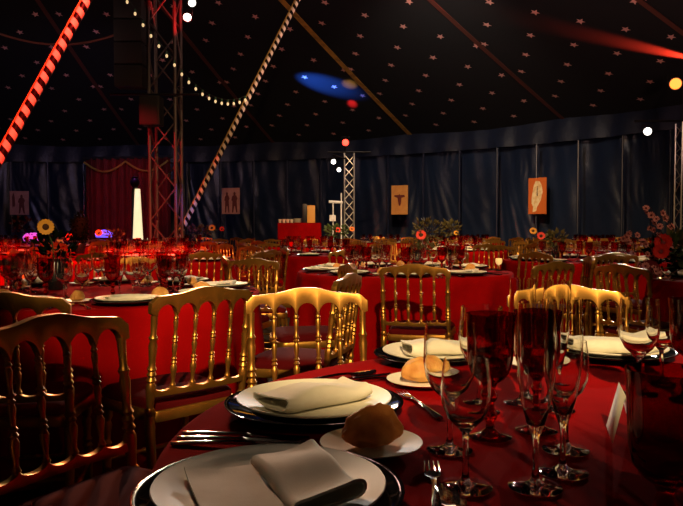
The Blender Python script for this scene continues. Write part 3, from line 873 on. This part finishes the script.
for px_, py_, Y_ in ((442, 264, 5.3), (499, 264, 5.45), (291, 266, 9.0), (534, 262, 6.9)): q_ = at(px_, py_, Y_); CAN.append((q_.x, q_.y, .03))
ALLG = ['red_goblet', 'water_goblet', 'wine_glass', 'champagne_flute']
MID = [  # x, y, phrase, label, first angle, detail, glasses
    (-1.29, 3.66, 'sunflower table', 'round red-clothed table carrying the yellow sunflower vase', -60, 2, ALLG),
    (.50, 5.50, 'red gerbera table', 'round red-clothed table with a single red gerbera and olive foliage', -92, 1, ALLG),
    (-2.00, 7.40, 'table past the sunflowers', 'round table close behind the sunflower table, dim red cloth', -58, 1, ALLG[:3]),
    (2.60, 7.40, 'red-and-yellow flower table', 'dim round table with red and yellow flowers past the gerbera table', -100, 1, ALLG[:3]),
    (2.95, 4.55, 'pink blossom table', 'round table at the picture edge under the pink blossom branches', -120, 1, ALLG[:3]),
    (-4.75, 9.2, 'topiary table', 'round red-lit table with the dark ball topiary', -70, 1, ALLG[:3]),
    (-.35, 9.2, 'table below the draped bar', 'round table in line below the draped red bar', -95, 1, ALLG[:3]),
    (-2.75, 10.15, 'table at the mast foot', 'round table just in front of the foot of the mast', -75, 1, ALLG[:2]),
    (1.75, 10.9, 'table below the tan poster', 'round table in line below the tan poster', -80, 0, ALLG[:2]),
    (4.60, 10.2, 'table below the orange poster', 'round table in line below the orange poster', -110, 0, ALLG[:2]),
    (-.60, 13.2, 'table below the truss tower', 'round table on the line of the short truss tower', -90, 0, ALLG[:2]),
    (-5.5, 13.1, 'table below the white cone lamp', 'small-looking round table below the glowing white cone lamp', -70, 0, ALLG[:2]),
    (2.3, 14.2, 'far table beyond the gerbera', 'far round table seen beyond the red gerbera', -100, 0, ALLG[:2]),
    (5.1, 13.4, 'far orange-poster table', 'far round table beyond the one below the orange poster', -95, 0, ALLG[:1]),
    (-3.4, 15.8, 'purple-lit table', 'far round table lit purple behind the mast', -90, 0, ALLG[:2]),
    (-7.3, 15.8, 'far table below the pink poster', 'far round table lit purple below the pinkish poster', -80, 0, ALLG[:2]),
    (.95, 16.8, 'table beside the tower foot', 'far round table close beside the foot of the truss tower', -90, 0, ALLG[:2]),
    (6.0, 16.4, 'far table by the side wall', 'far round table by the side wall past the orange poster', -100, 0, ALLG[:2]),
    (3.2, 17.2, 'last table before the blue wall', 'last round table, bright red cloth against the blue wall', -90, 0, ALLG[:1]),
]
for i, (x, y, tp, lb, a0, hi, gl) in enumerate(MID):
    table(x, y, tp, hi, lb, i + 5)
for i, (x, y, tp, lb, a0, hi, gl) in enumerate(MID):
    angs = [((a0 + 36 * k_) + 180) % 360 - 180 for k_ in range(10)] if y > 6 else [((a0 + 40 * k_) + 180) % 360 - 180 for k_ in range(9)]
    for a in angs:
        if hi == 0 and math.sin(math.radians(a)) > .75: pass
        setting(x, y, a, tp, 1 if hi == 2 else hi, gl, bread=(y < 6), cut=(y < 6), nap=(y < 12))
    chairs_for(x, y, angs, tp, 1 if y < 9 else 0)

# ------------------------------------------------------------------ flowers
def leaf_spray(m, c, rx, ry, rz, n, size, seed):
    rd = random.Random(seed)
    for _ in range(n):
        while True:
            p = Vector((rd.uniform(-1, 1), rd.uniform(-1, 1), rd.uniform(-1, 1)))
            if .25 < p.length < 1: break
        q = Vector((c[0] + p.x * rx, c[1] + p.y * ry, c[2] + p.z * rz))
        d = Vector((p.x, p.y, p.z + .4 + rd.uniform(-.4, .4))).normalized(); s_ = size * rd.uniform(.6, 1.2)
        side = d.cross(Vector((rd.uniform(-1, 1), rd.uniform(-1, 1), rd.uniform(-1, 1)))).normalized() * s_ * .28
        up = side.cross(d).normalized() * s_ * .07
        m.add([q, q + d * s_ * .45 + side, q + d * s_ - up, q + d * s_ * .45 - side, q + d * s_ * .45 + up * 1.2, q + d * s_ * .45 - up],
              [(0, 1, 4), (1, 2, 4), (2, 3, 4), (3, 0, 4), (0, 5, 1), (1, 5, 2), (2, 5, 3), (3, 5, 0)])
    return m
def flower(parent, c, d, R, np_, pm, dm, name='flower', disc=.42, cup=.15):
    """petals in a ring round a disc, looking along d"""
    c, d = Vector(c), Vector(d).normalized(); q = d.to_track_quat('Z', 'Y').to_matrix(); m = MB()
    for ring, (k_, zz) in enumerate(((0, 0), (.5, .004))):
        for i in range(np_):
            a = 2 * PI * (i + k_) / np_; P = []
            for t, wd in ((disc * .8, .10), (.6, .20), (.85, .19), (1.0, .03)):
                t2 = t * (1 - .08 * ring); z = R * cup * t2 * t2 + zz
                for s_ in (-1, 1):
                    P.append((R * (t2 * math.cos(a) - s_ * wd * math.sin(a)), R * (t2 * math.sin(a) + s_ * wd * math.cos(a)), z))
            P2 = [(x, y, z - .0016) for x, y, z in P]
            fs = []
            for j in range(3): fs += [(2 * j, 2 * j + 2, 2 * j + 3, 2 * j + 1), (8 + 2 * j, 8 + 2 * j + 1, 8 + 2 * j + 3, 8 + 2 * j + 2)]
            fs += [(0, 8, 10, 2), (2, 10, 12, 4), (4, 12, 14, 6), (1, 3, 11, 9), (3, 5, 13, 11), (5, 7, 15, 13), (6, 14, 15, 7), (0, 1, 9, 8)]
            m.add([c + q @ Vector(p) for p in P + P2], fs)
    o = m.build(name, pm, parent, angle=80)
    MB().lathe([(0, -.004), (R * disc * .9, -.003), (R * disc, .004), (R * disc * .7, .012), (0, .015)], 16, c, mtx=q).build('flower_disc', dm, o)
    return o
def vase(parent, mt='ceramic_dark', h=.16, r=.045):
    MB().lathe([(0, .001), (r * .75, .001), (r * .9, .01), (r, h * .35), (r * .72, h * .75), (r * .6, h * .9), (r * .78, h), (r * .7, h), (r * .5, h * .88), (r * .6, h * .7), (0, h * .2)], 20).build('vase', mt, parent)
def arrangement(x, y, label, flowers, foliage, vh=.16, vr=.045, vmat='ceramic_dark', name='flower_vase'):
    root = empty(name, (x, y, ZT)); tag(root, label, 'flower arrangement'); vase(root, vmat, vh, vr)
    for j, (c, rx, rz, n, size, mt) in enumerate(foliage):
        fo = leaf_spray(MB(), c, rx, rx, rz, n, size, j + 3).build('foliage', mt, root, angle=80); fo['kind'] = 'stuff'
    for (c, d, R, np_, pm, nm) in flowers:
        c = Vector(c); MB().tube([(0, 0, vh * .5), (c.x * .3, c.y * .3, vh + (c.z - vh) * .5), c - Vector(d).normalized() * .01], .004, 6).build('stem', 'stem', root)
        flower(root, c, d, R, np_, pm, 'flower_disc', nm)
    return root
def rel(px, py, Y, x, y):
    p = at(px, py, Y); return (p.x - x, p.y - y, p.z - ZT)
toc = lambda x, y: (-x, -y, .25 * math.hypot(x, y) * .3)
x, y = -1.57, 3.78
arrangement(x, y, 'vase with a tall yellow sunflower and dark leaves on a red table', [(rel(46, 227, 3.72, x, y), (.35, -1, .12), .044, 16, 'petal_yellow', 'sunflower')],
            [((0, 0, .22), .08, .10, 90, .06, 'leaf_dark')], .17, .05)
x, y = .62, 5.62
arrangement(x, y, 'vase with one red gerbera beside feathery olive foliage', [(rel(421, 235, 5.55, x, y), (-.1, -1, .3), .042, 14, 'petal_red', 'gerbera')],
            [((.08, .02, .30), .12, .13, 260, .034, 'leaf_olive'), ((.06, 0, .2), .06, .08, 80, .034, 'leaf_olive')])
x, y = 2.3, 7.42
arrangement(x, y, 'low vase of red and yellow flowers before the orange poster', [(rel(541, 236, 7.35, x, y), (-.2, -1, .4), .045, 14, 'petal_red', 'gerbera'), (rel(533, 231, 7.4, x, y), (-.2, -1, .4), .04, 14, 'petal_yellow', 'yellow_daisy')],
            [((0, 0, .24), .10, .07, 80, .06, 'leaf_olive')])
x, y = -3.98, 9.3
tb = empty('topiary', (x + .45, y, ZT)); tag(tb, 'dark oval topiary ball in a pot among the red-lit glasses', 'plant')
MB().lathe([(0, .001), (.06, .001), (.085, .13), (.08, .14), (.07, .12), (0, .11)], 18).build('pot', 'ceramic_dark', tb)
MB().tube([(0, 0, .1), (0, 0, .26)], .012, 8).build('stem', 'twig', tb)
fo = leaf_spray(MB().lathe([(0, -.17), (.07, -.14), (.105, -.05), (.11, .04), (.07, .14), (0, .175)], 16, (0, 0, .34)), (0, 0, .34), .12, .12, .21, 420, .045, 8).build('foliage', 'leaf_dark', tb, angle=80); fo['kind'] = 'stuff'
x, y = -4.25, 9.5
arrangement(x, y, 'vase of red and orange flowers beside the dark topiary ball', [(rel(70, 237, 9.75, x, y), (.3, -1, .3), .06, 12, 'petal_red', 'gerbera')],
            [((-.08, 0, .34), .2, .18, 120, .05, 'leaf_dark')])
x, y = -3.25, 9.9
arrangement(x, y, 'low vase with a small orange flower below the curtain', [(rel(99, 233, 9.7, x, y), (.2, -1, .4), .05, 12, 'petal_orange', 'gerbera')], [((0, 0, .24), .12, .1, 60, .06, 'leaf_olive')])
x, y = -.55, 13.3
arrangement(x + .45, y, 'green and red bouquet at the foot of the truss tower', [(rel(338, 230, 13.2, x + .45, y), (0, -1, .4), .06, 12, 'petal_red', 'gerbera'), (rel(352, 229, 13.25, x + .45, y), (0, -1, .4), .05, 12, 'petal_orange', 'gerbera')],
            [((0, 0, .3), .22, .1, 140, .08, 'leaf')])
x, y = 2.3, 14.2
arrangement(x - .05, y, 'pale green bouquet on the far table beyond the gerbera', [(rel(456, 233, 14.1, x - .05, y), (0, -1, .4), .05, 12, 'petal_yellow', 'yellow_daisy')], [((0, 0, .36), .18, .14, 120, .09, 'leaf_olive')])
x, y = -3.4, 15.8
arrangement(x, y, 'bouquet of pale yellow and red flowers on the purple-lit table', [(rel(212, 228, 15.7, x, y), (0, -1, .4), .08, 12, 'petal_yellow', 'yellow_daisy'), (rel(222, 229, 15.7, x, y), (0, -1, .4), .06, 12, 'petal_red', 'gerbera')], [((0.2, 0, .3), .3, .1, 120, .09, 'leaf_olive')])

# pink blossom branches on the edge table
x, y = 2.42, 4.50
pb_ = empty('blossom_vase', (x, y, ZT)); tag(pb_, 'dark vase with arching branches of pink blossom and a deep red bloom', 'flower arrangement')
vase(pb_, 'ceramic_dark', .22, .06)
rd = random.Random(5)
def branch(ctrl, nb):
    pts = [Vector(rel(px, py, Y, x, y)) for px, py, Y in ctrl]; full = [Vector((0, 0, .18))] + pts; P = []
    for a, b in zip(full, full[1:]):
        for t in range(5): P.append(a.lerp(b, t / 5))
    P.append(full[-1]); n = len(P)
    for i in range(1, n - 1): P[i] = P[i] + Vector((0, 0, .012 * math.sin(i * 1.7)))
    MB().tube(P, [.006 * (1 - .7 * i / n) for i in range(n)], 6).build('branch', 'twig', pb_)
    for k_ in range(nb):
        p = P[int(n * (.35 + .62 * k_ / max(nb - 1, 1)))] + Vector((rd.uniform(-.03, .03), rd.uniform(-.03, .03), rd.uniform(-.02, .03)))
        flower(pb_, p, (rd.uniform(-.6, .6), -1, rd.uniform(-.2, .9)), rd.uniform(.019, .027), 5, 'petal_pink', 'petal_wine', 'blossom', .25, .3)
branch([(668, 262, 4.4), (650, 225, 4.35), (651, 208, 4.3)], 9)
branch([(660, 250, 4.4), (640, 240, 4.3), (622, 238, 4.25)], 7)
branch([(655, 258, 4.4), (635, 250, 4.3), (632, 236, 4.3)], 6)
branch([(676, 240, 4.5), (672, 225, 4.5), (664, 216, 4.5)], 7)
branch([(664, 262, 4.4), (645, 262, 4.3), (633, 270, 4.25)], 7)
branch([(672, 275, 4.3), (655, 272, 4.2), (650, 268, 4.2)], 6)
branch([(680, 262, 4.4), (668, 245, 4.3), (655, 222, 4.3)], 7)
for (px, py, Y, R) in ((663, 243, 4.3, .055), (661, 252, 4.27, .05), (650, 270, 4.25, .06)):
    c = rel(px, py, Y, x, y); MB().tube([(0, 0, .15), (c[0] * .5, c[1] * .5, c[2] * .6 + .05), c], .004, 6).build('stem', 'stem', pb_)
    flower(pb_, c, (-.4, -1, .3), R, 14, 'petal_red' if R < .058 else 'petal_wine', 'petal_wine', 'red_bloom', .3, .5)
for c, mt, n in ((rel(672, 250, 4.35, x, y), 'leaf', 50), (rel(664, 256, 4.4, x, y), 'leaf_dark', 90), (rel(678, 248, 4.4, x, y), 'leaf_olive', 60)):
    fo = leaf_spray(MB(), c, .09, .09, .08, n, .07, 4).build('foliage', mt, pb_, angle=80); fo['kind'] = 'stuff'

# ------------------------------------------------------------------ candles and small glows
def tealight(x, y, label, glow='candle_glow', h=.09):
    root = empty('candle_glass', (x, y, ZT)); tag(root, label, 'candle', 'lit candle glasses')
    MB().lathe([(0, .001), (.026, .001), (.027, .004), (.005, .010), (.004, h * .45), (.012, h * .52)], 14).build('stem', 'clear_glass', root)
    MB().lathe([(0, h * .53), (.018, h * .55), (.027, h * .75), (.026, h), (.023, h * 1.02), (0, h * 1.03)], 14).build('glowing_cup', glow, root)
tealight(*at(442, 264, 5.3).xy, 'small glowing candle glass on the red gerbera table, by the olive foliage', h=.12)
tealight(*at(499, 264, 5.45).xy, 'small glowing candle glass at the edge of the red gerbera table', h=.10)
tealight(*at(291, 266, 9.0).xy, 'orange-red glowing candle glass among chair backs below the bar', 'votive_glow', .16)
tealight(*at(534, 262, 6.9).xy, 'orange-red glowing candle glass by the red and yellow flowers', 'votive_glow', .08)

# tall cone lamp before the curtain
cl = empty('cone_lamp', at(138, 240, 13.9).to_2d().to_3d()); tag(cl, 'tall glowing white cone lamp on a black pole before the red curtain', 'floor lamp')
zb, zt = .87, 1.88
MB().lathe([(0, zb), (.098, zb), (.10, zb + .02), (.052, zt), (.045, zt + .01), (0, zt + .01)], 24, (0, 0, 0)).build('glowing_shade', 'cone_glow', cl)
MB().lathe([(0, 0), (.2, 0), (.2, .02), (.04, .05), (.03, .2), (.03, zb - .01), (0, zb - .01)], 20).build('lamp_base', 'black_metal', cl)
MB().tube([(-.12, .05, .02), (-.1, .05, 1.85), (-.06, .03, 1.96)], .035, 8).build('back_pole', 'black_metal', cl)
MB().lathe([(0, zt + .02), (.05, zt + .03), (.09, zt + .1), (.095, zt + .16), (.06, zt + .22), (.07, zt + .25), (0, zt + .27)], 18, (-.05, 0, 0)).build('lantern_head', 'black_metal', cl)

# draped bar with boxes
bc = at(300, 233, 17.0)
br = empty('draped_bar', (bc.x, bc.y, 0)); tag(br, 'high bar counter draped in bright red cloth against the blue wall', 'bar counter')
m = MB(); P, fs = [], []
out = []
for i in range(80):
    t = i / 80 * 4; e = int(t); u = t - e; hx, hy = .52, .3
    p = [(-hx + 2 * hx * u, -hy), (hx, -hy + 2 * hy * u), (hx - 2 * hx * u, hy), (-hx, hy - 2 * hy * u)][e]; out.append(p)
for z, k_ in ((.005, 1), (.6, .7), (1.18, .12), (1.235, 0)):
    for i, (a, b) in enumerate(out):
        f = 1 + .05 * k_ * math.sin(i * 1.2); P.append((a * f, b * f, z))
for k_ in range(3):
    for i in range(80): j = (i + 1) % 80; fs.append((k_ * 80 + i, k_ * 80 + j, (k_ + 1) * 80 + j, (k_ + 1) * 80 + i))
fs.append(tuple(240 + i for i in range(80))); m.add(P, fs); m.build('bar_cloth', 'cloth', br, angle=60)
def crate(x, y, z, d, mt, label, nm='box', cat='box'):
    root = empty(nm, (x, y, z)); tag(root, label, cat)
    MB().box((0, 0, d[2] / 2), d).build('carton', mt, root, bevel=.006)
    MB().box((0, 0, d[2] + .004), (d[0] * 1.03, d[1] * 1.03, .006)).build('box_lid', mt, root)
crate(bc.x + .28, bc.y - .05, 1.236, (.19, .16, .42), 'amber_box', 'tall amber box standing on the draped bar')
crate(bc.x + .12, bc.y - .02, 1.236, (.11, .12, .46), 'black_metal', 'tall dark box beside the amber box on the bar')
st = empty('plate_stack', (bc.x - .06, bc.y - .06, 1.236)); tag(st, 'low stack of cream plates on the draped bar', 'plate stack')
for i in range(8):
    MB().lathe([(0, .001), (.06, .001), (.098, .012), (.10, .015), (.06, .006), (0, .005)], 20, (0, 0, .013 * i)).build('plate', 'china', st)
st = empty('cup_row', (0, 0, 0))
bpy.data.objects.remove(st)
for i in range(4):
    put('cup', MB().lathe([(0, .001), (.03, .001), (.045, .09), (.042, .09), (.028, .008), (0, .006)], 16).mesh('cup', 'cream_box'), bc.x - .48 + .095 * i, bc.y - .12, 1.236, 'small cream cup in the row on the draped bar', 'cup', 'cream cups on the bar', 0)
# white stand beside the tower
ws = empty('work_lamp_stand', at(335, 233, 17.6).to_2d().to_3d()); tag(ws, 'white-lit lamp stand with a crossbar beside the truss tower', 'lamp stand')
MB().tube([(.16, 0, .02), (.16, 0, 2.0)], .018, 8).build('upright', 'white_paint', ws)
MB().tube([(-.16, 0, 1.78), (.2, 0, 1.76)], .035, 8).build('crossbar', 'white_paint', ws)
MB().tube([(-.05, 0, .02), (-.05, 0, 1.76)], .018, 8).build('upright', 'white_paint', ws)
MB().box((-.06, -.05, 1.36), (.16, .08, .16)).build('lamp_head', 'lens_soft' if 'lens_soft' in M else 'white_paint', ws, bevel=.02)
# coloured LED uplights
for px, py, Y, mt, wd in ((104, 240, 14.6, 'led_blue', 'blue glowing lamp on a table below the curtain'), (33, 241, 13.1, 'led_purple', 'purple glowing lamp behind the sunflower')):
    p = at(px, py, Y); onT = mt == 'led_purple'; zt_ = .1 if onT else .9; root = empty('table_lamp', (p.x, p.y, ZT if onT else 0))
    tag(root, wd, 'lamp')
    MB().lathe([(0, 0), (.14, 0), (.14, .02), (.02, .04), (.02, zt_), (0, zt_)], 14).build('lamp_base', 'black_metal', root)
    MB().lathe([(0, zt_ + .005), (.16, zt_ + .01), (.18, zt_ + .08), (.13, zt_ + .15), (0, zt_ + .17)], 18).build('glowing_shade', mt, root)

# ------------------------------------------------------------------ stage lights (visible cans), then unseen lamps and added fill spots
lamp(at(189, 20, 11.5), (-1.2, 5.5, .7), 'larger white-glowing stage lamp high on the mast', 'lens_white', .07)
lamp(at(194, 6, 11.3), (0, 5.5, .7), 'white-glowing stage lamp topmost on the mast', 'lens_white', .065)
lamp(at(345.5, 143, 17.65), (.3, 2, 1.1), 'red-glowing stage lamp on top of the truss tower', 'lens_red', .09)
lamp(at(333.5, 162, 17.45), (-.6, 5, 1.0), 'white stage lamp on the lower arm of the truss tower', 'lens_white', .065, ln=.2)
lamp(at(339, 170, 17.4), (.3, 5, 1.0), 'small white stage lamp under the arm of the truss tower', 'lens_white', .055, ln=.2)
lamp(at(673, 85, 14.7), (2.6, 5.0, 1.5), 'orange-glowing stage lamp at the picture edge', 'lens_orange', .13)
lamp(at(646, 132, 14.45), (2.6, 4.5, 1.5), 'white-glowing stage lamp hung near the side wall', 'lens_white', .085)
WARM = (1, .68, .32)
spot((-3.3, 11.1, 4.4), (-1.3, 3.7, .9), 1600, (1, .30, .12), 17, .8, .05)  # added amber-red backlight by the mast, for sparkle in the glasses
spot((2.5, 12, 5.2), at(537, 196, 19.6), 420, (1, .72, .42), 13, 1, .06)  # added fill to brighten the orange poster
spot((1.0, 13, 5.2), at(400, 200, 21.9), 300, (1, .70, .40), 11, 1, .06)  # added fill to brighten the tan poster
spot((.2, -2.8, 4.05), (.34, 3.05, .75), 1950, WARM, 22.6, .36, .06)  # key pool over the middle of the room
spot((.0, -2.8, 4.05), (-.98, 3.25, .75), 1250, WARM, 8.6, .5, .06)
spot((-.1, -2.8, 4.05), (-1.45, 3.75, 1.02), 1000, WARM, 9, .6, .06)       # added pool on the sunflower and the glasses round it
spot((1.0, -2.4, 5.2), (-2.1, 7.0, .5), 2200, (1, .45, .22), 13, .8, .06)          # added warm-red light on the cloth behind the sunflower table
spot((-2.6, 11.2, 5.5), (.1, 1.6, .75), 1300, (1, .80, .55), 34, .9, .1)    # from the mast towards the tables
spot((.1, 17.7, 3.35), (.25, 1.5, .85), 1000, (1, .05, .03), 16, .6, .05)    # red from the truss tower
spot((1.5, 1.5, 6.5), (.4, 9.8, .6), 2200, (1, .60, .28), 60, .9, .15)
spot((0, 6.0, 6.5), (2.6, 14.5, .8), 4500, (1, .62, .30), 56, .9, .1)  # added warm fill over the far tables
spot((-1.6, -2.5, 5.0), at(8, 150, 7.1), 3600, (1, .055, .02), 8.5, 1, .05)  # red on the near striped pole
spot((-1.8, 5.0, 6.0), (-3.9, 8.6, .8), 7000, (1, .03, .02), 54, .7, .06)  # red over the left tables
spot((-4.5, 9.5, 3.2), (-3.04, 12, 1.8), 420, (1, .02, .03), 50, .7, .05)  # red on the mast
spot((-4.6, 12.5, 3.2), (-7.1, 23, 1.9), 700, (1, .02, .03), 18, .5, .1)  # added red light to lift the stage curtain
spot((-4.4, 13.0, 5), (-5.4, 15.9, .9), 900, (.75, .15, 1), 60, .8, .06)
spot((1.2, 1.0, 5.5), (-1.0, 13.4, 4.2), 1500, (1, .55, .20), 18, .8, .06)  # amber on the far striped pole
spot((-2.2, 9.5, 2.2), on_line(at(178, 238, 13.0), at(300, 0, 13.6), 1.3), 160, (.12, .12, 1), 16, .8, .04)  # blue at its foot
spot((-3.6, 18.6, 4.2), (-.15, 20.5, 5.46), 9000, (.03, .16, 1), 19, 1, .03)  # blue on the roof
spot((-.6, 17.6, 3.2), at(350, 84, 20.2), 5000, (1, .45, .08), 9, 1, .03)   # added amber glow on the gold roof seam
spot((.0, 19.6, 4.3), (.40, 21.6, 5.06), 5000, (1, .02, .02), 12, 1, .03)
spot((-2.3, 11.2, 4.0), (-2.8, 11.85, 4.75), 350, (1, .02, .02), 40, .8, .03)  # red on the upper mast
spot((7.9, 14.9, 4.5), (5.2, 15.2, 5.66), 5000, (1, .04, .015), 20, .9, .03)
spot((1.5, 12.5, 6.0), (3.5, 23, 1.6), 750, (1, .86, .70), 80, 1, .12)          # wash on the far wall
spot((-5.0, 14.0, 5.0), (-9.5, 24, 1.8), 350, (.65, .5, 1), 80, 1, .12)          # added dim wash on the wall behind the curtain
spot((2.0, 9.0, 5.5), (-.4, 17.2, 1.4), 900, (1, .74, .45), 16, .8, .1)          # added warm light on the draped bar and the tower
spot((1.2, -1.0, 4.6), (2.2, 4.35, 1.1), 230, (1, .60, .38), 13, .8, .06)          # added front light on the blossoms
for p_ in ((-8, 9, 3.2), (1, 11, 3.2), (6, 9, 3.2)): spot(p_, (p_[0], p_[1] + 2, 8), 230, (1, .58, .50), 165, .3, .1)   # added upward fill that brings out the roof stars
spot((6.7, 14.4, 4.1), (.5, 1.5, .85), 400, (1, .40, .12), 16, .8, .07)    # orange edge lamp, across the front table
spot((6.1, 14.2, 3.1), (1.0, 4.6, .9), 900, (1, .92, .80), 22, .8, .06)     # white edge lamp, across the gerbera table
spot((-.4, 17.2, 2.9), (-.6, 4.5, .9), 900, (1, .92, .80), 22, .8, .05)     # small tower lamps
def point(p, e, c, r=.2):
    l = bpy.data.lights.new('point', 'POINT'); l.energy = e; l.color = c; l.shadow_soft_size = r
    o = bpy.data.objects.new('point', l); COL.objects.link(o); o.location = p
point((0, 10, 4.5), 18, (1, .55, .45))  # added soft fill under the roof, no fixture
